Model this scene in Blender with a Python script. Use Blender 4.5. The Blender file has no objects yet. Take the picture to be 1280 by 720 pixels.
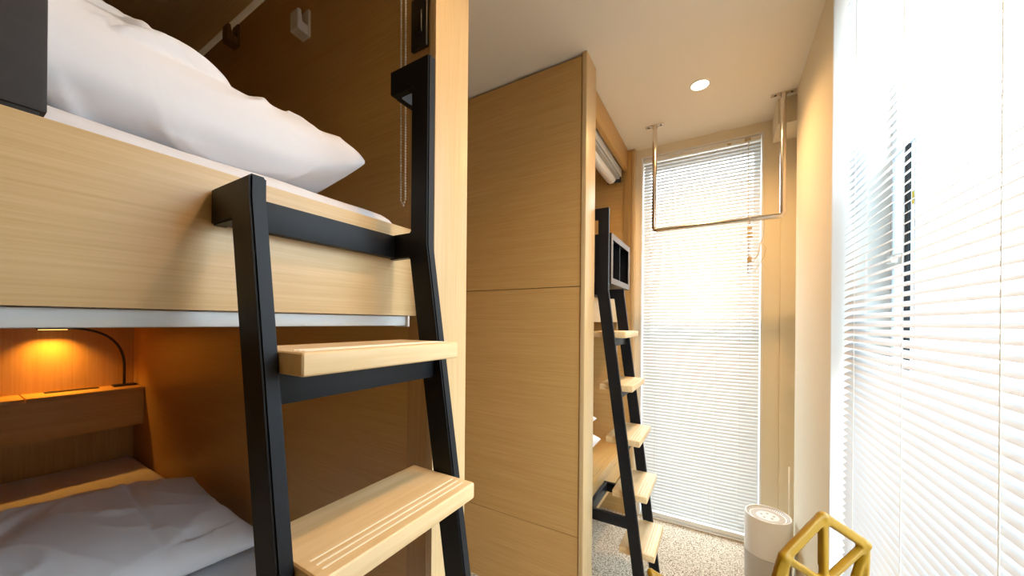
import bpy, bmesh, math, random
from mathutils import Vector, Matrix, noise
random.seed(4)
S = bpy.context.scene
COL = S.collection
PI = math.pi

# ------------------------------------------------------------------ materials
def mat(name):
    m = bpy.data.materials.new(name); m.use_nodes = True
    nt = m.node_tree; nt.nodes.clear()
    out = nt.nodes.new('ShaderNodeOutputMaterial')
    return m, nt, out

def principled(name, col, rough=.5, metal=0, spec=.5, bump=None, var=None, sheen=0, trans=None):
    m, nt, out = mat(name)
    b = nt.nodes.new('ShaderNodeBsdfPrincipled')
    b.inputs['Base Color'].default_value = (*col, 1)
    b.inputs['Roughness'].default_value = rough
    b.inputs['Metallic'].default_value = metal
    b.inputs['Specular IOR Level'].default_value = spec
    if sheen: b.inputs['Sheen Weight'].default_value = sheen
    tc = nt.nodes.new('ShaderNodeTexCoord')
    if var:
        sc, amt = var
        n = nt.nodes.new('ShaderNodeTexNoise'); n.inputs['Scale'].default_value = sc; n.inputs['Detail'].default_value = 3
        nt.links.new(tc.outputs['Object'], n.inputs['Vector'])
        r = nt.nodes.new('ShaderNodeValToRGB')
        r.color_ramp.elements[0].position = .3; r.color_ramp.elements[1].position = .7
        r.color_ramp.elements[0].color = (*[c*(1-amt) for c in col], 1)
        r.color_ramp.elements[1].color = (*[min(1, c*(1+amt)) for c in col], 1)
        nt.links.new(n.outputs['Fac'], r.inputs['Fac']); nt.links.new(r.outputs['Color'], b.inputs['Base Color'])
    if bump:
        sc, st, dist = bump
        n = nt.nodes.new('ShaderNodeTexNoise'); n.inputs['Scale'].default_value = sc; n.inputs['Detail'].default_value = 4
        nt.links.new(tc.outputs['Object'], n.inputs['Vector'])
        bp = nt.nodes.new('ShaderNodeBump'); bp.inputs['Strength'].default_value = st; bp.inputs['Distance'].default_value = dist
        nt.links.new(n.outputs['Fac'], bp.inputs['Height']); nt.links.new(bp.outputs['Normal'], b.inputs['Normal'])
    nt.links.new(b.outputs['BSDF'], out.inputs['Surface'])
    return m

def wood(name, axis, c0, c1, fine=240, rough=.38):
    """veneer with thin grain lines running along one axis"""
    m, nt, out = mat(name)
    b = nt.nodes.new('ShaderNodeBsdfPrincipled')
    b.inputs['Roughness'].default_value = rough
    b.inputs['Specular IOR Level'].default_value = .4
    tc = nt.nodes.new('ShaderNodeTexCoord')
    def lay(across, along, detail):
        mp = nt.nodes.new('ShaderNodeMapping')
        s = [across]*3; s[axis] = along
        mp.inputs['Scale'].default_value = s
        n = nt.nodes.new('ShaderNodeTexNoise'); n.inputs['Scale'].default_value = 1; n.inputs['Detail'].default_value = detail
        n.inputs['Roughness'].default_value = .6
        nt.links.new(tc.outputs['Object'], mp.inputs['Vector']); nt.links.new(mp.outputs['Vector'], n.inputs['Vector'])
        return n
    a = lay(fine, 4, 3); d = lay(30, 1.0, 3)
    mx = nt.nodes.new('ShaderNodeMath'); mx.operation = 'MULTIPLY_ADD'; mx.inputs[1].default_value = .72
    sc = nt.nodes.new('ShaderNodeMath'); sc.operation = 'MULTIPLY'; sc.inputs[1].default_value = .28
    nt.links.new(d.outputs['Fac'], sc.inputs[0]); nt.links.new(a.outputs['Fac'], mx.inputs[0]); nt.links.new(sc.outputs[0], mx.inputs[2])
    r = nt.nodes.new('ShaderNodeValToRGB')
    r.color_ramp.elements[0].position = .36; r.color_ramp.elements[1].position = .64
    r.color_ramp.elements[0].color = (*c0, 1); r.color_ramp.elements[1].color = (*c1, 1)
    nt.links.new(mx.outputs[0], r.inputs['Fac']); nt.links.new(r.outputs['Color'], b.inputs['Base Color'])
    bp = nt.nodes.new('ShaderNodeBump'); bp.inputs['Strength'].default_value = .12; bp.inputs['Distance'].default_value = .001
    nt.links.new(a.outputs['Fac'], bp.inputs['Height']); nt.links.new(bp.outputs['Normal'], b.inputs['Normal'])
    nt.links.new(b.outputs['BSDF'], out.inputs['Surface'])
    return m

W0, W1 = (.53, .305, .095), (.61, .375, .135)  # browner copy of the veneer for panels; berth shade put into the colour
M = {}
M['wood_x'] = wood('wood_veneer_x', 0, W0, W1)
M['wood_y'] = wood('wood_veneer_y', 1, W0, W1)
M['wood_z'] = wood('wood_veneer_z', 2, W0, W1)
P0, P1 = (.56, .38, .178), (.64, .455, .235)  # same veneer, paler for posts and rails: window daylight put into the colour
for ax, k in enumerate('xyz'): M['pale_'+k] = wood('pale_veneer_'+k, ax, P0, P1)
M['step'] = wood('step_wood', 1, (.66, .445, .21), (.77, .56, .305), fine=60, rough=.42)
M['edge'] = wood('edge_veneer', 2, (.44, .25, .085), (.54, .33, .13))
M['black'] = principled('black_powder_coat', (.008, .0085, .010), .45, 0, .22, bump=(900, .06, .0004))
M['blackplastic'] = principled('black_plastic', (.012, .012, .012), .35)
M['guard'] = principled('dark_brown_laminate', (.026, .020, .018), .55, 0, .3, var=(60, .12))
M['gap'] = principled('dark_gap', (.05, .028, .012), .8)
M['wall'] = principled('cream_wallpaper', (.82, .735, .56), .8, 0, .2, bump=(350, .12, .001))
M['ceil'] = principled('ceiling_paper', (.86, .81, .71), .85, 0, .2, bump=(350, .12, .001))
M['white'] = principled('white_paint', (.85, .84, .80), .45, var=(8, .02))
M['alu'] = principled('grey_aluminium', (.52, .53, .52), .45, 0, .4)
M['steel'] = principled('polished_steel', (.72, .66, .58), .16, 1)
M['cord'] = principled('white_cord', (.82, .78, .68), .6)
M['clear'] = principled('amber_plastic', (.55, .42, .22), .3)
M['plastic'] = principled('white_plastic', (.80, .77, .72), .4)
M['grille'] = None
M['yellow'] = principled('yellow_powder_coat', (.29, .150, .003), .40, 0, .3, bump=(1200, .15, .0005))
M['foil'] = principled('yellow_sticker', (.8, .6, .02), .5)
M['gasket'] = principled('black_gasket', (.01, .01, .01), .7)
M['frame'] = principled('window_aluminium', (.70, .74, .78), .5, 0)

def fabric(name, col, bscale=26, st=.35):
    m, nt, out = mat(name)
    b = nt.nodes.new('ShaderNodeBsdfPrincipled')
    b.inputs['Base Color'].default_value = (*col, 1); b.inputs['Roughness'].default_value = .85
    b.inputs['Specular IOR Level'].default_value = .15; b.inputs['Sheen Weight'].default_value = .15
    tc = nt.nodes.new('ShaderNodeTexCoord')
    n = nt.nodes.new('ShaderNodeTexNoise'); n.inputs['Scale'].default_value = bscale; n.inputs['Detail'].default_value = 2
    n.inputs['Distortion'].default_value = 1.2
    w = nt.nodes.new('ShaderNodeTexNoise'); w.inputs['Scale'].default_value = 900
    nt.links.new(tc.outputs['Object'], n.inputs['Vector']); nt.links.new(tc.outputs['Object'], w.inputs['Vector'])
    b1 = nt.nodes.new('ShaderNodeBump'); b1.inputs['Strength'].default_value = st; b1.inputs['Distance'].default_value = .008
    b2 = nt.nodes.new('ShaderNodeBump'); b2.inputs['Strength'].default_value = .1; b2.inputs['Distance'].default_value = .0006
    nt.links.new(n.outputs['Fac'], b1.inputs['Height']); nt.links.new(w.outputs['Fac'], b2.inputs['Height'])
    nt.links.new(b1.outputs['Normal'], b2.inputs['Normal']); nt.links.new(b2.outputs['Normal'], b.inputs['Normal'])
    nt.links.new(b.outputs['BSDF'], out.inputs['Surface'])
    return m
M['linen'] = fabric('white_cotton', (.79, .785, .81), 9, .3)
M['sheet'] = fabric('white_sheet', (.72, .71, .73), 14, .3)

def slat_mat(name, col, tr):
    m, nt, out = mat(name)
    d = nt.nodes.new('ShaderNodeBsdfDiffuse'); d.inputs['Color'].default_value = (*col, 1)
    t = nt.nodes.new('ShaderNodeBsdfTranslucent'); t.inputs['Color'].default_value = (*col, 1)
    g = nt.nodes.new('ShaderNodeBsdfGlossy'); g.inputs['Roughness'].default_value = .35; g.inputs['Color'].default_value = (.9, .9, .9, 1)
    mx = nt.nodes.new('ShaderNodeMixShader'); mx.inputs[0].default_value = tr
    m2 = nt.nodes.new('ShaderNodeMixShader'); m2.inputs[0].default_value = .05
    nt.links.new(d.outputs[0], mx.inputs[1]); nt.links.new(t.outputs[0], mx.inputs[2])
    nt.links.new(mx.outputs[0], m2.inputs[1]); nt.links.new(g.outputs[0], m2.inputs[2])
    nt.links.new(m2.outputs[0], out.inputs['Surface'])
    return m
M['slat'] = slat_mat('white_slat', (.62, .62, .62), .12)
M['frost'] = slat_mat('frosted_glass', (.72, .82, .88), .75)
M['slat_far'] = slat_mat('cream_slat', (.60, .58, .54), .10)

def glass_mat():
    m, nt, out = mat('window_glass')
    t = nt.nodes.new('ShaderNodeBsdfTransparent'); t.inputs['Color'].default_value = (.95, .97, .97, 1)
    g = nt.nodes.new('ShaderNodeBsdfGlossy'); g.inputs['Roughness'].default_value = .02
    mx = nt.nodes.new('ShaderNodeMixShader'); mx.inputs[0].default_value = .06
    nt.links.new(t.outputs[0], mx.inputs[1]); nt.links.new(g.outputs[0], mx.inputs[2]); nt.links.new(mx.outputs[0], out.inputs['Surface'])
    return m
M['glass'] = glass_mat()

def emis(name, col, st):
    m, nt, out = mat(name)
    e = nt.nodes.new('ShaderNodeEmission'); e.inputs['Color'].default_value = (*col, 1); e.inputs['Strength'].default_value = st
    nt.links.new(e.outputs[0], out.inputs['Surface']); return m
M['lamp_face'] = emis('downlight_face', (1, .82, .52), 14)
M['led'] = emis('lamp_led', (1, .55, .15), 3)

def carpet():
    m, nt, out = mat('speckled_carpet')
    b = nt.nodes.new('ShaderNodeBsdfPrincipled'); b.inputs['Roughness'].default_value = .95; b.inputs['Specular IOR Level'].default_value = .1
    tc = nt.nodes.new('ShaderNodeTexCoord')
    n = nt.nodes.new('ShaderNodeTexNoise'); n.inputs['Scale'].default_value = 135; n.inputs['Detail'].default_value = 2; n.inputs['Roughness'].default_value = .7
    r = nt.nodes.new('ShaderNodeValToRGB')
    e = r.color_ramp.elements
    e[0].position = .36; e[0].color = (.15, .105, .07, 1); e[1].position = .62; e[1].color = (.70, .60, .46, 1)
    k = e.new(.47); k.color = (.48, .395, .29, 1)
    nt.links.new(tc.outputs['Object'], n.inputs['Vector']); nt.links.new(n.outputs['Fac'], r.inputs['Fac']); nt.links.new(r.outputs['Color'], b.inputs['Base Color'])
    bp = nt.nodes.new('ShaderNodeBump'); bp.inputs['Strength'].default_value = .7; bp.inputs['Distance'].default_value = .004
    nt.links.new(n.outputs['Fac'], bp.inputs['Height']); nt.links.new(bp.outputs['Normal'], b.inputs['Normal'])
    nt.links.new(b.outputs['BSDF'], out.inputs['Surface']); return m
M['carpet'] = carpet()

def grille(name, k, lo, hi, radial):
    """fine diagonal perforation laid around a cylinder (or over its flat top)"""
    m, nt, out = mat(name)
    b = nt.nodes.new('ShaderNodeBsdfPrincipled'); b.inputs['Roughness'].default_value = .5
    tc = nt.nodes.new('ShaderNodeTexCoord'); sp = nt.nodes.new('ShaderNodeSeparateXYZ'); nt.links.new(tc.outputs['Object'], sp.inputs[0])
    def mth(op, a, c):
        n = nt.nodes.new('ShaderNodeMath'); n.operation = op
        for i, x in enumerate((a, c)):
            if x is None: continue
            if isinstance(x, (int, float)): n.inputs[i].default_value = x
            else: nt.links.new(x, n.inputs[i])
        return n.outputs[0]
    ang = mth('MULTIPLY', mth('ARCTAN2', sp.outputs['Y'], sp.outputs['X']), .094)
    if radial:
        h = mth('SQRT', mth('ADD', mth('MULTIPLY', sp.outputs['X'], sp.outputs['X']), mth('MULTIPLY', sp.outputs['Y'], sp.outputs['Y'])), None)
    else: h = sp.outputs['Z']
    s1 = mth('SINE', mth('MULTIPLY', mth('ADD', ang, h), k), None); s2 = mth('SINE', mth('MULTIPLY', mth('SUBTRACT', ang, h), k), None)
    r = nt.nodes.new('ShaderNodeValToRGB'); r.color_ramp.elements[0].position = .35; r.color_ramp.elements[1].position = .6
    r.color_ramp.elements[0].color = (*hi, 1); r.color_ramp.elements[1].color = (*lo, 1)
    nt.links.new(mth('ADD', mth('MULTIPLY', mth('MULTIPLY', s1, s2), .5), .5), r.inputs['Fac'])
    nt.links.new(r.outputs['Color'], b.inputs['Base Color'])
    nt.links.new(b.outputs['BSDF'], out.inputs['Surface']); return m
M['ring'] = grille('outlet_perforation', 1400, (.40, .34, .27), (.66, .60, .51), True)
M['grille'] = grille('intake_perforation', 1000, (.34, .31, .28), (.74, .70, .65), False)

# ------------------------------------------------------------------ mesh helpers
def box(bm, x0, x1, y0, y1, z0, z1, bev=0, seg=2):
    r = bmesh.ops.create_cube(bm, size=1, matrix=Matrix.Translation(((x0+x1)/2, (y0+y1)/2, (z0+z1)/2)) @ Matrix.Diagonal((abs(x1-x0), abs(y1-y0), abs(z1-z0), 1)))
    if bev:
        es = list({e for v in r['verts'] for e in v.link_edges})
        bmesh.ops.bevel(bm, geom=es, offset=bev, segments=seg, affect='EDGES', profile=.6)
    return r['verts']

def prism(bm, poly, a0, a1, axis=1, bev=0):
    """polygon in the two remaining axes extruded along axis"""
    def put(p, a):
        q = list(p); q.insert(axis, a); return q
    v0 = [bm.verts.new(put(p, a0)) for p in poly]; v1 = [bm.verts.new(put(p, a1)) for p in poly]
    fs = [bm.faces.new(v0), bm.faces.new(v1[::-1])]
    n = len(poly)
    for i in range(n): fs.append(bm.faces.new([v0[i], v1[i], v1[(i+1) % n], v0[(i+1) % n]]))
    bmesh.ops.recalc_face_normals(bm, faces=fs)
    if bev:
        es = list({e for f in fs for e in f.edges})
        bmesh.ops.bevel(bm, geom=es, offset=bev, segments=2, affect='EDGES')

def tube(bm, pts, r, n=10, closed=False):
    pts = [Vector(p) for p in pts]
    rings = []
    N = len(pts)
    prev = None
    for i, p in enumerate(pts):
        if closed: t = pts[(i+1) % N]-pts[i-1]
        else: t = pts[min(i+1, N-1)]-pts[max(i-1, 0)]
        t.normalize()
        if prev is None:
            a = Vector((0, 0, 1)) if abs(t.z) < .9 else Vector((1, 0, 0))
            u = t.cross(a).normalized()
        else:
            u = (prev-t*prev.dot(t)).normalized()
        prev = u
        w = t.cross(u)
        rr = r[i] if isinstance(r, (list, tuple)) else r
        rings.append([bm.verts.new(p+(u*math.cos(2*PI*k/n)+w*math.sin(2*PI*k/n))*rr) for k in range(n)])
    m = N if closed else N-1
    for i in range(m):
        A, B = rings[i], rings[(i+1) % N]
        for k in range(n): bm.faces.new([A[k], A[(k+1) % n], B[(k+1) % n], B[k]])
    if not closed:
        bm.faces.new(rings[0][::-1]); bm.faces.new(rings[-1])
    bmesh.ops.recalc_face_normals(bm, faces=bm.faces[:])

def arc(p0, p1, p2, n=8):
    p0, p1, p2 = Vector(p0), Vector(p1), Vector(p2)
    return [(1-t)**2*p0+2*t*(1-t)*p1+t*t*p2 for t in [i/n for i in range(n+1)]]

def lathe(bm, prof, cx, cy, n=48):
    rings = []
    for r, z in prof:
        if r < 1e-6: rings.append([bm.verts.new((cx, cy, z))])
        else: rings.append([bm.verts.new((cx+r*math.cos(2*PI*k/n), cy+r*math.sin(2*PI*k/n), z)) for k in range(n)])
    for A, B in zip(rings, rings[1:]):
        for k in range(n):
            if len(A) == 1 and len(B) == 1: continue
            if len(A) == 1: bm.faces.new([A[0], B[(k+1) % n], B[k]])
            elif len(B) == 1: bm.faces.new([A[k], A[(k+1) % n], B[0]])
            else: bm.faces.new([A[k], A[(k+1) % n], B[(k+1) % n], B[k]])
    bmesh.ops.recalc_face_normals(bm, faces=bm.faces[:])

def newbm(): return bmesh.new()

def obj(name, bm, m, parent=None, smooth=False, mats=None):
    off = Vector((0, 0, 0))
    p = parent
    while p is not None:
        off += p.location; p = p.parent
    if parent is None:          # origin at the base centre of the mesh
        xs = [v.co for v in bm.verts]
        mn = Vector([min(c[i] for c in xs) for i in range(3)]); mx = Vector([max(c[i] for c in xs) for i in range(3)])
        off = Vector(((mn.x+mx.x)/2, (mn.y+mx.y)/2, mn.z))
    for v in bm.verts: v.co -= off
    me = bpy.data.meshes.new(name); bm.to_mesh(me); bm.free()
    me.materials.append(m)
    for x in mats or []: me.materials.append(x)
    if smooth:
        for f in me.polygons: f.use_smooth = True
        if smooth == 'auto': me.set_sharp_from_angle(angle=math.radians(35))
    o = bpy.data.objects.new(name, me); COL.objects.link(o)
    if parent is None: o.location = off
    else: o.parent = parent
    return o

def tag(o, label=None, cat=None, group=None):
    if label: o['label'] = label
    if cat: o['category'] = cat
    if group: o['group'] = group
    return o

def thing(name, label, cat, loc, group=None):
    o = bpy.data.objects.new(name, None); COL.objects.link(o); o.location = loc; o.empty_display_size = .05
    return tag(o, label, cat, group)

def struct(name, bm, m, parent=None, smooth=False):
    o = obj(name, bm, m, parent, smooth)
    if parent is None: o['kind'] = 'structure'
    return o

def bx(name, m, parent, *a, bev=0, **k):
    b = newbm(); box(b, *a, bev=bev); return obj(name, b, m, parent, smooth='auto' if bev else False, **k)

# ------------------------------------------------------------------ dimensions (metres); camera stands at x=0, y=0
CE = 2.40
BACK, YB = -2.66, -1.30
WY = .42                      # near end of the big right window
YF = 2.43                      # far wall face
XR = .315                      # right wall face
FRONT1, RAIL1 = -.55, -.605    # first bunk: post front, rail front
PAN1 = .592                    # first bunk: inner face of the far side panel
FRONT2, RAIL2 = -.487, -.552   # second bunk
Y2 = 1.43

# ------------------------------------------------------------------ setting
b = newbm(); box(b, BACK-.15, .75, YB-.1, 2.75, -.08, 0); struct('floor', b, M['carpet'])
b = newbm(); box(b, BACK-.15, .75, YB-.1, 2.75, CE, CE+.08); struct('ceiling', b, M['ceil'])
b = newbm(); box(b, BACK-.15, BACK-.02, YB-.1, 2.75, 0, CE); struct('wall_left', b, M['wall'])
b = newbm(); box(b, BACK-.02, .60, YB-.1, YB, 0, CE); struct('wall_back', b, M['wall'])
# far wall around its window opening
WX0, WX1, WZ1 = -.452, .208, 2.345
b = newbm()
box(b, BACK-.02, WX0, YF, 2.60, 0, CE); box(b, WX1, .60, YF, 2.60, 0, CE); box(b, WX0, WX1, YF, 2.60, WZ1, CE); box(b, WX0, WX1, YF, 2.60, 0, .006)
struct('wall_far', b, M['wall'])
# right wall: a column beside the big window, with rounded inner corner
b = newbm()
R = .025
poly = [(XR, 1.53), (.60, 1.53), (.60, 2.19), (XR+R, 2.19)]
for i in range(1, 7):
    a = PI/2+PI/2*i/6
    poly.append((XR+R+R*math.cos(a), 2.19-R+R*math.sin(a)))
prism(b, poly, 0, CE, axis=2)
box(b, .36, .60, 2.19, YF, 0, CE)
box(b, XR, .60, YB, WY, 0, CE)
struct('wall_right', b, M['wall'], smooth=False)
b = newbm(); box(b, .245, .36, 2.215, YF, 2.27, CE); o = struct('trim_1', b, M['wall'])
b = newbm(); box(b, XR-.002, .45, 1.522, 1.53, 0, CE, bev=.002); struct('trim_2', b, M['white'])
# thin jamb lining of the far window
b = newbm()
box(b, WX1-.010, WX1, YF-.006, 2.52, .006, WZ1); box(b, WX0, WX0+.010, YF-.006, 2.52, .006, WZ1)
box(b, WX0+.010, WX1-.010, YF-.004, 2.52, WZ1-.008, WZ1); box(b, WX0+.010, WX1-.010, YF-.004, 2.52, .006, .010)
struct('trim_3', b, M['white'])
# cover strip joint on the far wall, right of the window
b = newbm(); box(b, .285, .36, YF-.010, YF, 0, 2.27); struct('trim_4', b, M['wall'])

def window_far():
    f = newbm()
    x0, x1, z0, z1, y0, y1 = WX0, WX1, .010, WZ1-.008, 2.52, 2.57
    box(f, x0, x0+.04, y0, y1, z0, z1); box(f, x1-.04, x1, y0, y1, z0, z1)
    box(f, x0+.04, x1-.04, y0, y1, z0, z0+.05); box(f, x0+.04, x1-.04, y0, y1, z1-.05, z1)
    w = struct('window_1', f, M['frame'])
    g = newbm(); box(g, x0+.04, x1-.04, 2.542, 2.548, z0+.05, z1-.05); obj('glass_pane', g, M['glass'], w)
window_far()

def window_right():
    f = newbm()
    x0, x1 = .45, .51
    box(f, x0, x1, 1.482, 1.522, 0, CE); box(f, x0, x1, WY, WY+.04, 0, CE)
    box(f, x0, x1, WY+.04, 1.482, 0, .05); box(f, x0, x1, WY+.04, 1.482, CE-.05, CE)
    w = struct('window_2', f, M['frame'])
    g = newbm(); box(g, .478, .484, WY+.04, 1.482, .05, CE-.05); obj('glass_pane', g, M['glass'], w)
    # the small frosted sash that shows between the slats
    z0, z1 = 1.13, 1.755
    s = newbm(); box(s, .440, .4495, 1.474, 1.483, z0, z1); box(s, .440, .4495, 1.390, 1.410, z0, z1)
    box(s, .440, .4495, 1.333, 1.341, z0, z1); box(s, .440, .4495, 1.333, 1.483, z1, z1+.008)
    obj('opening_sash', s, M['frame'], w)
    g = newbm(); box(g, .444, .447, 1.410, 1.474, z0, z1); box(g, .444, .447, 1.341, 1.370, z0, z1); obj('frosted_pane', g, M['frost'], w)
    g = newbm(); box(g, .437, .4455, 1.372, 1.387, 1.12, 1.76); obj('gasket', g, M['gasket'], w)
    h = newbm(); box(h, .425, .4439, 1.41, 1.47, 1.425, 1.465, bev=.004); box(h, .412, .427, 1.39, 1.43, 1.436, 1.452, bev=.004)
    obj('sash_handle', h, M['white'], w, smooth='auto')
    t = newbm(); box(t, .4425, .4439, 1.350, 1.362, 1.585, 1.62); obj('sticker', t, M['foil'], w)
window_right()

# ------------------------------------------------------------------ venetian blinds
def slats(bm, p_center, length, axis, out_dir, zs, width, tilt):
    """axis 1: slats run along y, out_dir=+1 -> outside is +x.  axis 0: slats run along x, outside is +y"""
    n = 4
    for z in zs:
        prof = []
        for k in range(n+1):
            s = (k/n-.5)*width
            crown = .0022*(1-(2*k/n-1)**2)
            prof.append((s*math.cos(tilt)-crown*math.sin(tilt), s*math.sin(tilt)+crown*math.cos(tilt)))
        A, B = [], []
        for d, h in prof:
            if axis == 1:
                A.append(bm.verts.new((p_center+d*out_dir, length[0], z+h))); B.append(bm.verts.new((p_center+d*out_dir, length[1], z+h)))
            else:
                A.append(bm.verts.new((length[0], p_center+d*out_dir, z+h))); B.append(bm.verts.new((length[1], p_center+d*out_dir, z+h)))
        for k in range(n): bm.faces.new([A[k], A[k+1], B[k+1], B[k]])

def blind_right():
    t = thing('venetian_blind', 'tall white venetian blind covering the big window along the right wall', 'blind', (.35, .96, .03))
    y0, y1 = WY+.005, 1.505
    zs = [.075+.022*i for i in range(104)]
    s = newbm(); slats(s, .35, (y0, y1), 1, 1, zs, .025, math.radians(36)); obj('slats', s, M['slat'], t, smooth=True)
    h = newbm(); box(h, .335, .365, y0, y1, CE-.032, CE-.004, bev=.002); obj('headrail', h, M['white'], t, smooth='auto')
    r = newbm(); box(r, .338, .362, y0, y1, .035, .053, bev=.004); obj('bottom_rail', r, M['white'], t, smooth='auto')
    for y in (1.394, 1.080, .77, .50):
        c = newbm()
        for x in (.3375, .3625): tube(c, [(x, y, .05), (x, y, CE-.02)], .0009, 6)
        obj('ladder_cord', c, M['cord'], t)
blind_right()

def blind_far():
    t = thing('venetian_blind', 'narrow cream venetian blind over the far window behind the clothes bar', 'blind', (-.12, 2.465, .01))
    x0, x1 = WX0+.014, WX1-.014
    zs = [.060+.0205*i for i in range(110)]
    s = newbm(); slats(s, 2.449, (x0, x1), 0, 1, zs, .025, math.radians(52)); obj('slats', s, M['slat_far'], t, smooth=True)
    h = newbm(); box(h, x0, x1, 2.434, 2.464, WZ1-.036, WZ1-.010, bev=.002); hd = obj('headrail', h, M['white'], t, smooth='auto')
    k = newbm(); box(k, .115, .145, 2.427, 2.434, WZ1-.032, WZ1-.018); obj('cord_lock', k, M['clear'], hd)
    k = newbm(); box(k, .03, .05, 2.427, 2.434, WZ1-.036, WZ1-.026); obj('cord_lock', k, M['clear'], hd)
    r = newbm(); box(r, x0, x1, 2.4345, 2.4635, .014, .042, bev=.004); obj('bottom_rail', r, M['white'], t, smooth='auto')
    for x in (-.36, -.02, .10):
        c = newbm()
        for y in (2.4365, 2.4615): tube(c, [(x, y, .04), (x, y, WZ1-.03)], .0008, 6)
        obj('ladder_cord', c, M['cord'], t)
    w = newbm(); tube(w, [(.135, 2.4255, WZ1-.03), (.137, 2.424, 1.55)], .0028, 8); obj('tilt_wand', w, M['cord'], t, smooth=True)
    w = newbm(); tube(w, [(-.05, 2.430, .30), (-.049, 2.430, .12), (-.052, 2.428, .04), (-.045, 2.41, .006), (-.03, 2.38, .004)], .0012, 6); obj('pull_cord', w, M['cord'], t)
blind_far()

# ------------------------------------------------------------------ first bunk bed (left, near)
def bunk_near():
    NEAR = -.27                # inner face of the near side panel
    t = thing('bunk_bed', 'built-in oak veneer bunk nearest the camera on the left, lamp lit inside its lower berth', 'bunk bed', (-1.6, .2, 0))
    bx('side_panel', M['wood_x'], t, BACK, -.632, PAN1, PAN1+.05, 0, 2.327)
    bx('side_panel', M['wood_x'], t, BACK, -.632, NEAR-.05, NEAR, 0, 2.327)
    bx('back_panel', M['wood_z'], t, BACK-.018, BACK, NEAR-.05, PAN1+.05, 0, 2.34)
    def post(y0, y1, inner):
        p = newbm(); box(p, -.632, -.571, y0, y1, 0, CE-.002); o = obj('front_post', p, M['edge'], t)
        e = newbm(); box(e, -.569, FRONT1, y0-.002 if inner > 0 else y0, y1, 0, CE-.002, bev=.0015)
        obj('edge_trim', e, M['pale_z'], o, smooth='auto')
    post(PAN1-.001, .706, 1); post(NEAR-.114, NEAR+.001, -1)
    bx('ceiling_panel', M['pale_x'], t, BACK, -.66, NEAR, PAN1+.007, 2.375, 2.395)  # lightened veneer copy, extra brightness put into its colour
    r = newbm(); box(r, RAIL1-.022, RAIL1, NEAR, PAN1-.002, 1.272, 1.468, bev=.0015); obj('upper_rail', r, M['pale_y'], t, smooth='auto')
    bx('upper_deck', M['wood_y'], t, BACK, RAIL1-.024, NEAR, PAN1, 1.272, 1.30)
    f = newbm(); box(f, -.632, -.60, NEAR, PAN1-.002, 2.20, CE-.002, bev=.001); obj('fascia', f, M['wood_y'], t, smooth='auto')
    bx('lower_base', M['wood_y'], t, RAIL1-.02, RAIL1, NEAR, PAN1-.002, .295, .465)
    bx('lower_deck', M['wood_y'], t, BACK, RAIL1-.02, NEAR, PAN1, .38, .41)
    # headboard shelf with flush covers
    s = newbm(); box(s, BACK, -2.49, NEAR, PAN1-.002, .735, .905); sh = obj('headboard_shelf', s, M['wood_y'], t)
    k = newbm(); box(k, BACK, -2.485, .240, PAN1-.002, .907, .920, bev=.001); obj('shelf_top', k, M['wood_y'], sh, smooth='auto')
    k = newbm(); box(k, BACK, -2.485, NEAR, .236, .907, .920, bev=.001); obj('shelf_top', k, M['wood_y'], sh, smooth='auto')
    k = newbm(); box(k, -2.64, -2.60, .300, .462, .920, .9235, bev=.001); obj('outlet_cover', k, M['blackplastic'], sh, smooth='auto')
    # guard panel at the near end of the rail
    g = newbm(); box(g, -.640, -.612, NEAR+.004, .071, 1.475, 1.745, bev=.003); gp = obj('guard_panel', g, M['guard'], t, smooth='auto')
    g = newbm(); box(g, -.638, -.614, NEAR+.004, .066, 1.4685, 1.475); obj('guard_foot', g, M['blackplastic'], gp)
bunk_near()

def chain(bm, pts, step=.0062, r=.0021):
    """bead chain: little balls joined by a thread"""
    P = [Vector(p) for p in pts]
    for a, c in zip(P, P[1:]):
        L = (c-a).length; n = max(1, int(L/step))
        for i in range(n):
            bmesh.ops.create_icosphere(bm, subdivisions=1, radius=r, matrix=Matrix.Translation(a+(c-a)*(i/n)))
    tube(bm, P, .0007, 5)

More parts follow.
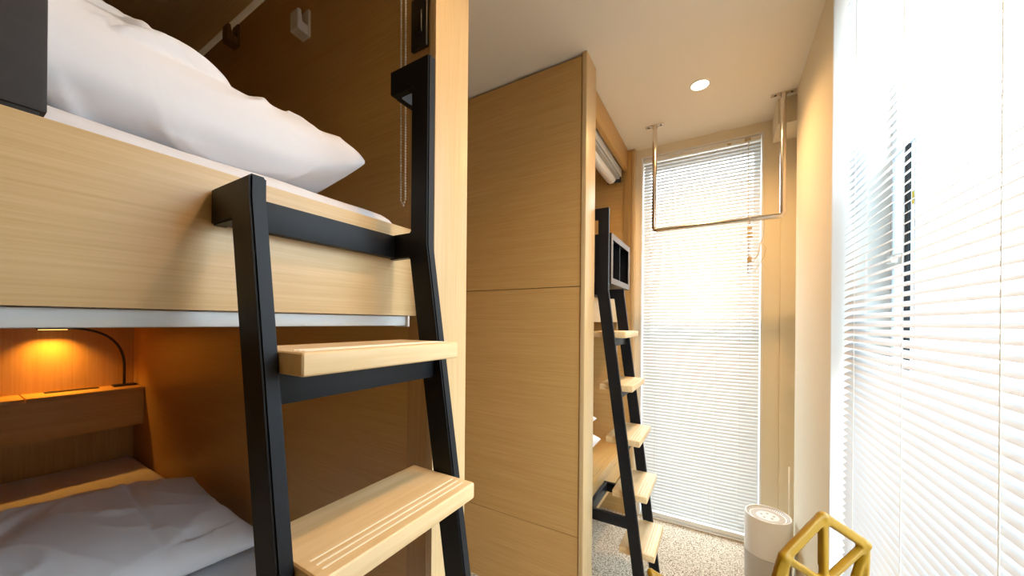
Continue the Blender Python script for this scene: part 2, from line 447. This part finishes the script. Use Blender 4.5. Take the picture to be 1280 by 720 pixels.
def roll_screens():
    # lower berth of the near bunk: cassette under the rail
    t = thing('roll_screen', 'pale grey rolled up screen cassette under the long rail of the near bunk', 'roll screen', (-.62, .15, 1.247))
    c = newbm(); box(c, -.655, -.612, -.262, .566, 1.249, 1.2715, bev=.004); obj('cassette', c, M['alu'], t, smooth='auto')
    c = newbm(); box(c, -.650, -.606, .566, .572, 1.247, 1.2715, bev=.002); obj('end_cap', c, M['plastic'], t, smooth='auto')
    # upper berth of the near bunk: cassette is above the picture, its bead chain hangs by the post
    t = thing('roll_screen', 'rolled up screen with white bead chain hanging beside the black switch on the near bunk', 'roll screen', (-.66, .15, 2.25))
    c = newbm(); tube(c, [(-.675, -.262, 2.29), (-.675, .566, 2.29)], .032, 20); obj('roll_tube', c, M['plastic'], t, smooth='auto')
    c = newbm(); chain(c, [(-.652, .578, 2.27), (-.652, .584, 1.545), (-.644, .585, 1.532), (-.637, .584, 1.545), (-.637, .578, 2.27)], r=.0026)
    obj('bead_chain', c, M['cord'], t, smooth=True)
    # far bunk, upper berth
    t = thing('roll_screen', 'white rolled up screen under the fascia board of the far bunk', 'roll screen', (-.62, 1.97, 2.17))
    c = newbm()
    tube(c, [(-.628, 1.56, 2.215), (-.628, 2.345, 2.215)], .034, 24)
    obj('roll_tube', c, M['white'], t, smooth='auto')
    c = newbm(); box(c, -.596, -.572, 1.56, 2.35, 2.205, 2.262, bev=.003); box(c, -.570, -.562, 1.56, 2.35, 2.215, 2.262, bev=.002)
    obj('cassette', c, M['alu'], t, smooth='auto')
    c = newbm(); box(c, -.655, -.565, 2.350, 2.362, 2.185, 2.262, bev=.002); obj('end_cap', c, M['blackplastic'], t, smooth='auto')
    # far bunk, lower berth
    t = thing('roll_screen', 'rolled up screen of the far lower berth with a white bead chain behind the ladder', 'roll screen', (-.62, 1.97, 1.2))
    c = newbm(); tube(c, [(-.609, 1.56, 1.296), (-.609, 2.345, 1.296)], .024, 20); obj('roll_tube', c, M['white'], t, smooth='auto')
    c = newbm(); chain(c, [(-.610, 2.352, 1.29), (-.606, 2.366, .80), (-.596, 2.37, .79), (-.586, 2.366, .80), (-.582, 2.352, 1.29)], r=.0026, step=.0075)
    obj('bead_chain', c, M['cord'], t, smooth=True)
roll_screens()

# ------------------------------------------------------------------ second bunk bed (far)
def bunk_far():
    FY = 2.39
    t = thing('bunk_bed', 'oak veneer bunk at the far end with seamed side panel facing the camera', 'bunk bed', (-1.5, 1.9, 0))
    # side panel in three boards with shadow gaps
    p = newbm(); box(p, BACK, -.512, Y2+.008, 1.54, 0, 2.388)
    core = obj('side_panel', p, M['gap'], t)
    for z0, z1 in ((0, .3475), (.3505, 1.4115), (1.4145, 2.388)):
        k = newbm(); box(k, BACK, -.5105, Y2, Y2+.0085, z0, z1); obj('veneer_board', k, M['wood_x'], core)
    k = newbm(); box(k, BACK, -.512, 1.540, 1.552, 0, 2.388); obj('inner_board', k, M['wood_x'], core)
    e = newbm(); box(e, -.507, FRONT2, Y2-.004, 1.553, 0, CE-.001, bev=.0015); obj('edge_trim', e, M['pale_z'], t, smooth='auto')
    bx('side_panel', M['wood_x'], t, BACK, -.556, FY+.004, YF-.002, 0, 2.388)
    bx('back_panel', M['wood_z'], t, BACK-.018, BACK, Y2, YF-.002, 0, 2.388)
    p = newbm(); box(p, -.556, -.507, FY, YF-.002, 0, CE-.002, bev=.001); fp = obj('front_post', p, M['wood_z'], t, smooth='auto')
    e = newbm(); box(e, -.505, FRONT2, FY, YF-.002, 0, CE-.002, bev=.0015); obj('edge_trim', e, M['pale_z'], fp, smooth='auto')
    bx('fascia', M['wood_y'], t, -.556, -.530, 1.553, FY, 2.262, CE-.002, bev=.001)
    r = newbm(); box(r, RAIL2-.022, RAIL2, 1.553, FY, 1.264, 1.455, bev=.0015); obj('upper_rail', r, M['pale_y'], t, smooth='auto')
    bx('upper_deck', M['wood_y'], t, BACK, -.645, 1.553, FY+.004, 1.264, 1.292)
    bx('lower_deck', M['wood_y'], t, BACK, -.556, 1.553, FY+.004, .440, .463)
    lb = newbm(); box(lb, -.556, -.535, 1.553, FY, .399, .460, bev=.001); o = obj('lower_base', lb, M['wood_y'], t, smooth='auto')
    k = newbm(); box(k, -.557, -.536, 1.553, FY, .295, .3965, bev=.001); obj('lower_apron', k, M['wood_y'], o, smooth='auto')
    # tray shaped guard fixed on the rail
    y0, y1, z0, z1, xb, xf = 1.760, 2.168, 1.4555, 1.708, -.552, -.470
    g = newbm(); box(g, xb, xb+.006, y0, y1, z0, z1); gp = obj('guard_panel', g, M['black'], t)
    k = newbm()
    w = .030
    box(k, xb+.006, xf, y0, y0+.012, z0, z1); box(k, xb+.006, xf, y1-.012, y1, z0, z1)
    box(k, xb+.006, xf, y0+.012, y1-.012, z0, z0+.012); box(k, xb+.006, xf, y0+.012, y1-.012, z1-.012, z1)
    obj('guard_frame', k, M['black'], gp)
    k = newbm()
    box(k, xf, xf+.004, y0, y0+w, z0, z1); box(k, xf, xf+.004, y1-w, y1, z0, z1)
    box(k, xf, xf+.004, y0+w, y1-w, z0, z0+w); box(k, xf, xf+.004, y0+w, y1-w, z1-w, z1)
    tag(obj('guard_rim', k, principled('bronze_rim', (.12, .09, .06), .5, 0), gp), 'lighter bronze front rim')
    k = newbm(); box(k, xb+.006, xf-.004, 1.958, 1.966, z0+.012, z1-.012); obj('guard_divider', k, M['black'], gp)
bunk_far()

# ------------------------------------------------------------------ ladders
def ladder(label, Xt, Xr, xf0, tall, short, zs, post_y, foot_back):
    """tall/short: (y0,y1) of the two stiles, post_y: face the top bracket reaches"""
    t = thing('bunk_ladder', label, 'ladder', ((Xt+xf0)/2, (tall[0]+short[0])/2, 0))
    D = .048
    zb = 1.412
    xf = lambda z: xf0+(Xt-xf0)*min(1, z/zb)
    def stile(y, tallone):
        p = [(xf(0)-D, 0), (xf(0), 0), (Xt, zb)]
        if tallone: p += [(Xt, 1.785), (Xr+.001, 1.785), (Xr+.001, 1.735), (Xt-D, 1.735), (Xt-D, 1.439)]
        else: p += [(Xt, 1.439)]
        p += [(Xr+.001, 1.439), (Xr+.001, 1.389), (Xt-D-.002, 1.389)]
        b = newbm(); prism(b, p, y[0], y[1], axis=1, bev=.0025)
        return obj('stile', b, M['black'], t, smooth='auto')
    st = stile(tall, True); stile(short, False)
    s = 1 if post_y > tall[0] else -1
    ya = tall[1] if s > 0 else tall[0]
    b = newbm(); box(b, Xr+.001, Xr+.016, min(ya, post_y-.001*s), max(ya, post_y-.001*s), 1.735, 1.785, bev=.001)
    obj('wall_bracket', b, M['black'], st, smooth='auto')
    lo, hi = (tall, short) if tall[0] < short[0] else (short, tall)
    b = newbm(); box(b, Xr+.002, Xr+.020, lo[1], hi[0], 1.391, 1.437, bev=.001); obj('hook_bar', b, M['black'], t, smooth='auto')
    for z in zs:
        f = xf(z)+.050
        y0, y1 = lo[1]+.001, hi[0]-.001
        th = .029
        # board with three grooves near the front edge
        gr = [f-.018, f-.030, f-.042]
        gw, gd = .0022, .0016
        prof = [(f-.150, z-th), (f, z-th), (f, z)]
        b = newbm(); box(b, f-.150, f, y0, y1, z-th, z, bev=.005, seg=3)
        stp = obj('step', b, M['step'], t, smooth='auto')
        k = newbm()
        for g in gr: box(k, g-.0012, g+.0012, y0+.012, y1-.012, z-.0006, z+.0007)
        tag(obj('grip_strip', k, M['strip'], stp), 'three pale grip lines')
        b = newbm(); box(b, xf(z)-.038, xf(z)-.010, lo[1], hi[0], z-th-.040, z-th-.0005, bev=.001); obj('step_bar', b, M['black'], t, smooth='auto')
    # U-shaped foot frame back to the bed base
    b = newbm()
    z0, z1 = .352, .400
    for y in (tall, short): box(b, foot_back+.001, xf(.376)-D+.004, y[0]+.001, y[1]-.001, z0, z1, bev=.001)
    box(b, foot_back+.001, foot_back+.019, lo[1]-.001, hi[0]+.001, z0, z1, bev=.001)
    obj('foot_frame', b, M['black'], t, smooth='auto')
M['strip'] = principled('pale_grip_strip', (.86, .74, .54), .5)
ladder('black steel ladder with pale wooden steps at the near bunk, large in the foreground', -.493, RAIL1, -.266,
       (.509, .528), (.207, .226), (1.2225, .975, .735, .495, .255), PAN1-.002, RAIL1)
ladder('black steel ladder with pale wooden steps leaning on the far bunk by the window', -.437, RAIL2, -.250,
       (1.597, 1.616), (1.900, 1.919), (1.220, .980, .741, .502, .256), 1.553, -.535)

# ------------------------------------------------------------------ bedding
def pillow(name, label, c, hx, hy, h, rot=0, tiltx=0, tilty=0, seed=0, m=None, wr=.010, res=64, pw=.42, folds=(), taper=0, lift=(), low=.55):
    """folds: (u0,v0,u1,v1,width,amp) creases in pillow space; lift: (u,v,radius,dz) pulled corners"""
    bm = newbm()
    def crease(u, v):
        z = 0
        for (u0, v0, u1, v1, w, a) in folds:
            dx, dy = u1-u0, v1-v0; L = math.hypot(dx, dy)
            t = max(0, min(1, ((u-u0)*dx+(v-v0)*dy)/(L*L)))
            d = ((u-u0)*dy-(v-v0)*dx)/L
            dd = math.hypot(u-u0-t*dx, v-v0-t*dy)
            d += .05*noise.noise(Vector((u*3, v*3, seed)))
            # sharp on one side, soft on the other
            k = w*(.45 if d > 0 else 1.5)
            z += a*math.exp(-(dd/k)**2)*math.sin(PI*min(1, max(.0, .08+t*.92)))**.6
        return z
    data = []
    def surf(sgn):
        rows = []
        for i in range(res+1):
            row = []
            for j in range(res+1):
                u, v = -1+2*i/res, -1+2*j/res
                u = math.copysign(1-(1-abs(u))**1.35, u); v = math.copysign(1-(1-abs(v))**1.35, v)
                px = hx*u*(1-.07*(1-abs(v)**2)*abs(u)**3)
                py = hy*v*(1-.07*(1-abs(u)**2)*abs(v)**3)
                e = max(0, (1-abs(u)**2.6))*max(0, (1-abs(v)**2.6))
                z = sgn*h*e**pw*(1-taper*((v+1)/2)**2)
                if sgn < 0: z *= low
                for (lu, lv, lr, dz) in lift: z += dz*math.exp(-((u-lu)**2+(v-lv)**2)/(lr*lr))
                vt = bm.verts.new((px, py, z)); row.append(vt)
                data.append((vt, u, v, sgn, min(1, e*4)))
            rows.append(row)
        for i in range(res):
            for j in range(res):
                q = [rows[i][j], rows[i+1][j], rows[i+1][j+1], rows[i][j+1]]
                bm.faces.new(q if sgn > 0 else q[::-1])
    surf(1); surf(-1)
    bm.normal_update()
    mv = []
    for vt, u, v, sgn, edge in data:
        p = vt.co
        q = Vector((p.x*4+seed, p.y*4-seed, p.z*4))
        q += Vector((noise.noise(q*.8), noise.noise(q*.8+Vector((5, 1, 2))), 0))*.8
        rid = (1-min(1, abs(noise.noise(Vector((q.x*1.2+q.y*.5, q.y*.6, q.z*1.1))))*2.6))**2
        rid2 = (1-min(1, abs(noise.noise(Vector((q.x*.7-q.y*1.6, q.y*1.5+q.x, seed))))*3))**2
        d = wr*(.7*noise.noise(q*.7)+1.1*rid**1.4+.8*rid2**1.4+.2*noise.noise(q*2.5))
        if sgn > 0: d += crease(u, v)
        mv.append(vt.normal*d*edge*(1 if sgn > 0 else .5))
    for (vt, *_), m_ in zip(data, mv): vt.co += m_
    bmesh.ops.remove_doubles(bm, verts=bm.verts[:], dist=1e-4)
    bm.transform(Matrix.Translation(c) @ Matrix.Rotation(rot, 4, 'Z') @ Matrix.Rotation(tilty, 4, 'Y') @ Matrix.Rotation(tiltx, 4, 'X'))
    o = obj(name, bm, m or M['linen'], None, smooth=True)
    return tag(o, label, 'pillow')

def mattress(label, x0, x1, y0, y1, z0, z1, seed, wr=.004):
    bm = newbm()
    nx, ny, r = 60, 30, .035
    def zt(x, y):
        d = min(x-x0, x1-x, y-y0, y1-y)
        z = z1
        if d < r: z = z1-r+math.sqrt(max(0, r*r-(r-d)**2))
        return z+wr*noise.noise(Vector((x*6+seed, y*8, seed)))+.5*wr*noise.noise(Vector((x*20, y*17, seed+2)))
    def sp(a, b, n):
        L = [a+(b-a)*(.5-.5*math.cos(PI*i/n)) for i in range(n+1)]; return L
    xs, ys = sp(x0, x1, nx), sp(y0, y1, ny)
    g = [[bm.verts.new((x, y, zt(x, y))) for y in ys] for x in xs]
    for i in range(nx):
        for j in range(ny): bm.faces.new([g[i][j], g[i+1][j], g[i+1][j+1], g[i][j+1]])
    bd = [g[i][0] for i in range(nx)]+[g[nx][j] for j in range(ny)]+[g[i][ny] for i in range(nx, 0, -1)]+[g[0][j] for j in range(ny, 0, -1)]
    lo = [bm.verts.new((v.co.x, v.co.y, z0)) for v in bd]
    for i in range(len(bd)): bm.faces.new([bd[i-1], lo[i-1], lo[i], bd[i]])
    bm.faces.new(lo)
    bmesh.ops.recalc_face_normals(bm, faces=bm.faces[:])
    return tag(obj('mattress', bm, M['sheet'], None, smooth='auto'), label, 'mattress')

mattress('white sheeted mattress on the upper berth of the near bunk', BACK+.02, -.640, -.26, .555, 1.301, 1.503, 1)
mattress('white sheeted mattress in the lamp lit lower berth of the near bunk', BACK+.005, -.70, -.26, .588, .411, .552, 2)
mattress('white sheeted mattress on the upper berth of the far bunk', BACK+.02, -.65, 1.58, 2.36, 1.293, 1.46, 3)
mattress('white sheeted mattress in the lower berth of the far bunk', BACK+.02, -1.12, 1.58, 2.36, .4635, .56, 5)
pillow('pillow', 'big puffy white pillow above the wooden rail of the near upper berth', (-.902, .212, 1.580), .262, .262, .094, rot=.06, tilty=.03, seed=1.3, wr=.013, res=120, pw=.36, taper=-.12,
       lift=((1, 1, .4, .026),), low=.78,
       folds=((.30, -1, .62, .20, .07, .034), (.80, -.70, .66, -.25, .05, -.030), (.90, -.35, .78, .15, .05, .024), (.62, .15, .80, .50, .05, -.026), (.35, .15, .15, .55, .06, -.020), (.45, -.5, .75, -.1, .04, .018)))
pillow('pillow', 'white creased pillow lying in the lower berth of the near bunk', (-1.49, .205, .632), .32, .355, .100, rot=-.03, tilty=.05, tiltx=-.045, seed=4.1, wr=.0065, res=120, low=.62, taper=.34,
       folds=((-.8, .42, .95, .36, .03, -.014), (.0, .15, .15, .30, .07, .012), (-.2, -.5, .9, -.35, .09, .018), (-.4, -.15, .6, -.6, .07, -.016), (.8, .5, .6, .95, .05, -.014)))
pillow('pillow', 'white pillow barely seen behind the black ladder top of the far upper berth', (-.86, 1.90, 1.540), .22, .27, .13, seed=7.7)
pillow('pillow', 'upper of two white pillows stacked in the far lower berth', (-.87, 1.91, .668), .22, .235, .066, seed=9.2)
pillow('pillow', 'lower of two white pillows stacked in the far lower berth', (-.855, 1.94, .532), .22, .245, .075, seed=11.2, low=.85)

# ------------------------------------------------------------------ small fittings of the near bunk
t = thing('light_switch', 'black rocker switch plate on the post edge above the near ladder', 'switch', (-.597, PAN1-.001, 1.88))
b = newbm(); box(b, -.621, -.573, PAN1-.010, PAN1-.001, 1.882, 2.000, bev=.002); obj('switch_plate', b, M['blackplastic'], t, smooth='auto')
b = newbm(); box(b, -.609, -.585, PAN1-.014, PAN1-.010, 1.915, 1.965, bev=.0015); obj('rocker', b, M['blackplastic'], t, smooth='auto')

def hook(label, x, z, m):
    t = thing('wall_hook', label, 'hook', (x, PAN1, z))
    b = newbm(); box(b, x-.020, x+.020, PAN1-.008, PAN1, z, z+.078, bev=.002); obj('back_plate', b, m, t, smooth='auto')
    b = newbm(); prism(b, [(PAN1-.008, z), (PAN1-.038, z+.004), (PAN1-.038, z+.060), (PAN1-.028, z+.062), (PAN1-.024, z+.030), (PAN1-.008, z+.030)], x-.020, x+.020, axis=0, bev=.0015)
    obj('prong', b, m, t, smooth='auto')
hook('white plastic hook on the brown side wall of the near upper berth', -1.066, 2.095, M['plastic'])
hook('dark shadowed hook near the ceiling line of the near upper berth', -1.513, 2.240, principled('brown_plastic', (.20, .11, .04), .4))  # same kind of hook as the white one, its shadow put into the colour

def reading_lamp():
    t = thing('reading_lamp', 'slim black gooseneck reading lamp glowing on the shelf of the lower berth', 'lamp', (-2.60, .55, .92))
    b = newbm(); box(b, -2.625, -2.575, .505, .586, .9205, .930, bev=.003); obj('base', b, M['blackplastic'], t, smooth='auto')
    pts = [Vector((-2.60, .545, .93)), Vector((-2.60, .545, 1.03))]+arc((-2.60, .545, 1.03), (-2.60, .535, 1.205), (-2.60, .365, 1.214), 16)[1:]
    b = newbm(); tube(b, pts, .0055, 10); obj('gooseneck', b, M['blackplastic'], t, smooth=True)
    b = newbm(); box(b, -2.615, -2.585, .275, .375, 1.208, 1.220, bev=.003); h = obj('lamp_head', b, M['blackplastic'], t, smooth='auto')
    b = newbm(); box(b, -2.611, -2.589, .282, .362, 1.2055, 1.2079); obj('light_bar', b, M['led'], h)
    l = bpy.data.lights.new('reading_lamp_light', 'AREA'); l.shape = 'RECTANGLE'; l.size = .02; l.size_y = .08; l.energy = 1.15; l.spread = math.radians(112); l.color = (1, .44, .06)
    lo = bpy.data.objects.new('reading_lamp_light', l); COL.objects.link(lo); lo.location = (0, -.228, .283); lo.parent = t
reading_lamp()

# ------------------------------------------------------------------ clothes bar
def rack():
    t = thing('clothes_rack', 'polished steel clothes bar hung from the ceiling before the far window', 'clothes rack', (-.033, 2.168, CE))
    x0, x1, y, z, r = -.331, .262, 2.168, 1.795, .0125
    pts = [Vector((x0, y, CE-.004)), Vector((x0, y, z+.02))]+arc((x0, y, z+.02), (x0, y, z), (x0+.02, y, z), 5)[1:]+[Vector((x1-.02, y, z))]+arc((x1-.02, y, z), (x1, y, z), (x1, y, z+.02), 5)[1:]+[Vector((x1, y, CE-.004))]
    b = newbm(); tube(b, pts, r, 18); obj('bar', b, M['steel'], t, smooth='auto')
    for x in (x0, x1):
        b = newbm(); box(b, x-.05, x+.05, y-.0125, y+.0125, CE-.006, CE-.0005, bev=.0015); p = obj('ceiling_bracket', b, M['steel'], t, smooth='auto')
        for s in (-.033, .033):
            b = newbm(); lathe(b, [(0, CE-.0085), (.0045, CE-.008), (.006, CE-.006)], x+s, y, 16); obj('screw', b, M['gasket'], p, smooth=True)
rack()

def cords():
    t = thing('cord_hanger', 'thin wire hook with looped cords hanging on the steel bar', 'hanger', (.16, 2.168, 1.60))
    y = 2.168
    b = newbm()
    c = [Vector((.172+.0155*math.cos(a), y, 1.795+.0155*math.sin(a))) for a in [PI*1.05-PI*1.15*i/10 for i in range(11)]]
    tube(b, c+[Vector((.188, y, 1.75)), Vector((.184, y, 1.70)), Vector((.176, y, 1.675))], .0018, 8)
    obj('wire_hook', b, M['steel'], t, smooth=True)
    b = newbm()
    tube(b, [(.177, y, 1.68), (.196, y-.004, 1.64), (.190, y-.006, 1.60), (.165, y-.008, 1.555), (.150, y-.006, 1.525), (.135, y-.004, 1.535), (.140, y-.004, 1.57), (.168, y-.002, 1.62), (.177, y, 1.676)], .0014, 7)
    tube(b, [(.175, y, 1.68), (.160, y+.004, 1.60), (.135, y+.006, 1.585), (.125, y+.004, 1.60)], .0014, 7)
    obj('cord_loop', b, M['clear'], t, smooth=True)
    b = newbm()
    cc = [Vector((.128, y+.0135*math.cos(a), 1.795+.0145*math.sin(a))) for a in [2*PI*i/12 for i in range(12)]]
    tube(b, cc, .0016, 6, closed=True)
    for z in (1.745, 1.72, 1.70): box(b, .115, .141, y-.003, y+.003, z, z+.012, bev=.002)
    tube(b, [(.128, y, 1.78), (.128, y, 1.60)], .0014, 6)
    box(b, .118, .138, y-.006, y+.006, 1.575, 1.605, bev=.003)
    obj('cord_joiner', b, M['clear'], t, smooth='auto')
cords()

# ------------------------------------------------------------------ downlights
def downlight(label, x, y, power):
    t = thing('downlight', label, 'downlight', (x, y, CE))
    b = newbm(); lathe(b, [(.047, CE-.0005), (.046, CE-.004), (.038, CE-.005), (.037, CE-.0005)], x, y, 40); obj('trim_ring', b, M['white'], t, smooth=True)
    b = newbm(); lathe(b, [(0, CE-.003), (.0365, CE-.003), (.0365, CE-.001)], x, y, 40); obj('lens', b, M['lamp_face'], t)
    l = bpy.data.lights.new('downlight_lamp', 'SPOT'); l.energy = power; l.color = (1, .58, .23); l.spot_size = math.radians(150); l.spot_blend = 1; l.shadow_soft_size = .03
    o = bpy.data.objects.new('downlight_lamp', l); COL.objects.link(o); o.parent = t; o.location = (0, 0, -.012)
downlight('small round glowing ceiling downlight in front of the far window', -.09, 1.90, 58)
downlight('small round ceiling downlight directly above the near ladder', -.09, .62, 34)

# ------------------------------------------------------------------ air purifier
def purifier():
    x, y, r = .207, 2.105, .094
    t = thing('air_purifier', 'white cylindrical air purifier standing in the far right corner', 'air purifier', (x, y, 0))
    b = newbm(); lathe(b, [(0, .0), (r-.006, .0), (r-.003, .012), (r-.003, .018)], x, y, 64); obj('foot', b, M['plastic'], t, smooth='auto')
    b = newbm(); lathe(b, [(r-.006, .018), (r-.0005, .020), (r-.0005, .158), (r-.006, .160)], x, y, 64); obj('intake_grille', b, M['grille'], t, smooth='auto')
    b = newbm(); lathe(b, [(r-.006, .160), (r, .162), (r, .336), (r-.002, .341), (r-.006, .341), (r-.008, .337)], x, y, 64); obj('body', b, M['plastic'], t, smooth='auto')
    b = newbm(); lathe(b, [(r-.008, .336), (r-.020, .331), (r-.026, .330), (.048, .329), (.046, .331), (0, .331)], x, y, 64); tp = obj('top_panel', b, M['plastic'], t, smooth='auto')
    b = newbm(); lathe(b, [(.047, .3296), (.047, .3304), (r-.026, .3314), (r-.0255, .3300)], x, y, 64); obj('outlet_ring', b, M['ring'], tp, smooth='auto')
    b = newbm()
    for ring, n in ((r-.011, 60), (r-.0165, 54)):
        for k in range(n):
            a = 2*PI*k/n; bmesh.ops.create_icosphere(b, subdivisions=1, radius=.0021, matrix=Matrix.Translation((x+ring*math.cos(a), y+ring*math.sin(a), .3345 if ring > r-.012 else .3322)))
    obj('vent_holes', b, M['guard'], tp)
    b = newbm()
    for k in range(5):
        a = 2*PI*k/5+.3; lathe(b, [(0, .3322), (.006, .3322), (.006, .331)], x+.026*math.cos(a), y+.026*math.sin(a), 14)
    obj('touch_buttons', b, principled('grey_icon', (.5, .45, .38), .5), tp)
    b = newbm(); tube(b, [(x+.07, y+.06, .05), (x+.095, y+.10, .06), (.302, 2.213, .10), (.303, 2.214, .30), (.303, 2.214, .55)], .0035, 8); obj('power_cord', b, M['cord'], t, smooth=True)
purifier()

# ------------------------------------------------------------------ chair
def chair():
    org = Vector((.220, 1.088, 0))
    F = Vector((-.67, .742, 0)).normalized(); Rr = Vector((F.y, -F.x, 0))
    t = thing('chair', 'yellow faceted metal chair with open triangular frame by the right window', 'chair', org)
    W = lambda p: org+Rr*p[0]+F*p[1]+Vector((0, 0, p[2]))
    V = {'A': (0, .010, .806), 'C': (0, .006, .652)}
    for s, n in ((-1, 'l'), (1, 'r')):
        V['S'+n] = (s*.119, .002, .730); V['R'+n] = (s*.142, .02, .60); V['B'+n] = (s*.085, .035, .50)
        V['K'+n] = (s*.16, .10, .43); V['M'+n] = (s*.11, .11, .35); V['W'+n] = (s*.20, .26, .33); V['T'+n] = (s*.205, .385, .44 if s < 0 else .345); V['N'+n] = (s*.09, .27, .34)
    V['P'] = (0, .08, .40); V['Q'] = (0, .34, .32)
    E = [('A', 'C')]
    for n in 'lr':
        E += [('A', 'S'+n), ('S'+n, 'C'), ('S'+n, 'R'+n), ('S'+n, 'B'+n), ('C', 'B'+n), ('R'+n, 'B'+n), ('R'+n, 'K'+n), ('B'+n, 'P'), ('B'+n, 'M'+n),
              ('K'+n, 'M'+n), ('K'+n, 'W'+n), ('M'+n, 'P'), ('M'+n, 'N'+n), ('M'+n, 'W'+n), ('W'+n, 'N'+n), ('W'+n, 'T'+n), ('N'+n, 'T'+n), ('N'+n, 'Q'), ('T'+n, 'Q')]
    E += [('C', 'P'), ('P', 'Nl'), ('P', 'Nr'), ('Nl', 'Nr')]
    b = newbm()
    mid = W((0, .28, .75))
    def strut(p, q, w, d):
        p, q = W(p), W(q); a = (q-p).normalized()
        nrm = (mid-(p+q)/2); nrm = (nrm-a*nrm.dot(a)).normalized(); sd = a.cross(nrm)
        M4 = Matrix((sd, nrm, a)).transposed().to_4x4(); M4.translation = (p+q)/2
        r = bmesh.ops.create_cube(b, size=1, matrix=M4 @ Matrix.Diagonal((w, d, (q-p).length, 1)))
    rim = {('A', 'Sl'), ('A', 'Sr'), ('Sl', 'Rl'), ('Sr', 'Rr'), ('Rl', 'Kl'), ('Rr', 'Kr'), ('Kl', 'Wl'), ('Kr', 'Wr'), ('Wl', 'Tl'), ('Wr', 'Tr'), ('Tl', 'Q'), ('Tr', 'Q')}
    for e in E:
        strut(V[e[0]], V[e[1]], .022 if e in rim else .016, .017)
    for p in V.values():
        bmesh.ops.create_icosphere(b, subdivisions=2, radius=.0130, matrix=Matrix.Translation(W(p)))
    o = obj('shell', b, M['yellow'], t)
    rm = o.modifiers.new('remesh', 'REMESH'); rm.mode = 'VOXEL'; rm.voxel_size = .0032; rm.use_smooth_shade = True
    sm = o.modifiers.new('smooth', 'SMOOTH'); sm.factor = .5; sm.iterations = 9
    for n in 'lr':
        for key, foot in (('M', (.10, -.02, 0)), ('N', (.20, .41, 0))):
            s = -1 if n == 'l' else 1
            b = newbm(); tube(b, [W(V[key+n]), W((s*foot[0], foot[1], .003))], [.014, .010], 12); obj('leg', b, M['yellow'], t, smooth='auto')
chair()

# ------------------------------------------------------------------ daylight
w = bpy.data.worlds.new('World'); S.world = w; w.use_nodes = True
nt = w.node_tree; bg = nt.nodes['Background']
# bright overcast sky over a darker street
tc = nt.nodes.new('ShaderNodeTexCoord'); sx = nt.nodes.new('ShaderNodeSeparateXYZ'); nt.links.new(tc.outputs['Generated'], sx.inputs[0])
mr = nt.nodes.new('ShaderNodeMapRange'); mr.inputs['From Min'].default_value = -.12; mr.inputs['From Max'].default_value = .10
mx = nt.nodes.new('ShaderNodeMix'); mx.data_type = 'RGBA'
mx.inputs['A'].default_value = (.30, .29, .28, 1); mx.inputs['B'].default_value = (.72, .86, 1.0, 1)
nt.links.new(sx.outputs['Z'], mr.inputs['Value']); nt.links.new(mr.outputs['Result'], mx.inputs['Factor']); nt.links.new(mx.outputs['Result'], bg.inputs['Color'])
bg.inputs['Strength'].default_value = 15.0

# ------------------------------------------------------------------ camera
cam = bpy.data.cameras.new('camera'); cam.sensor_fit = 'HORIZONTAL'; cam.sensor_width = 36; cam.lens = 441/1280*36
cam.shift_y = 42.4/1280; cam.clip_start = .01
co = bpy.data.objects.new('camera', cam); COL.objects.link(co)
co.matrix_world = Matrix.Translation((0, 0, 1.26)) @ Matrix.Rotation(math.radians(30.5), 4, 'Z') @ Matrix.Rotation(PI/2, 4, 'X') @ Matrix.Rotation(math.radians(.5), 4, 'Z')
S.camera = co
S.view_settings.view_transform = 'Standard'; S.view_settings.look = 'None'; S.view_settings.gamma = 1
S.view_settings.use_curve_mapping = False
S.view_settings.exposure = 0.0
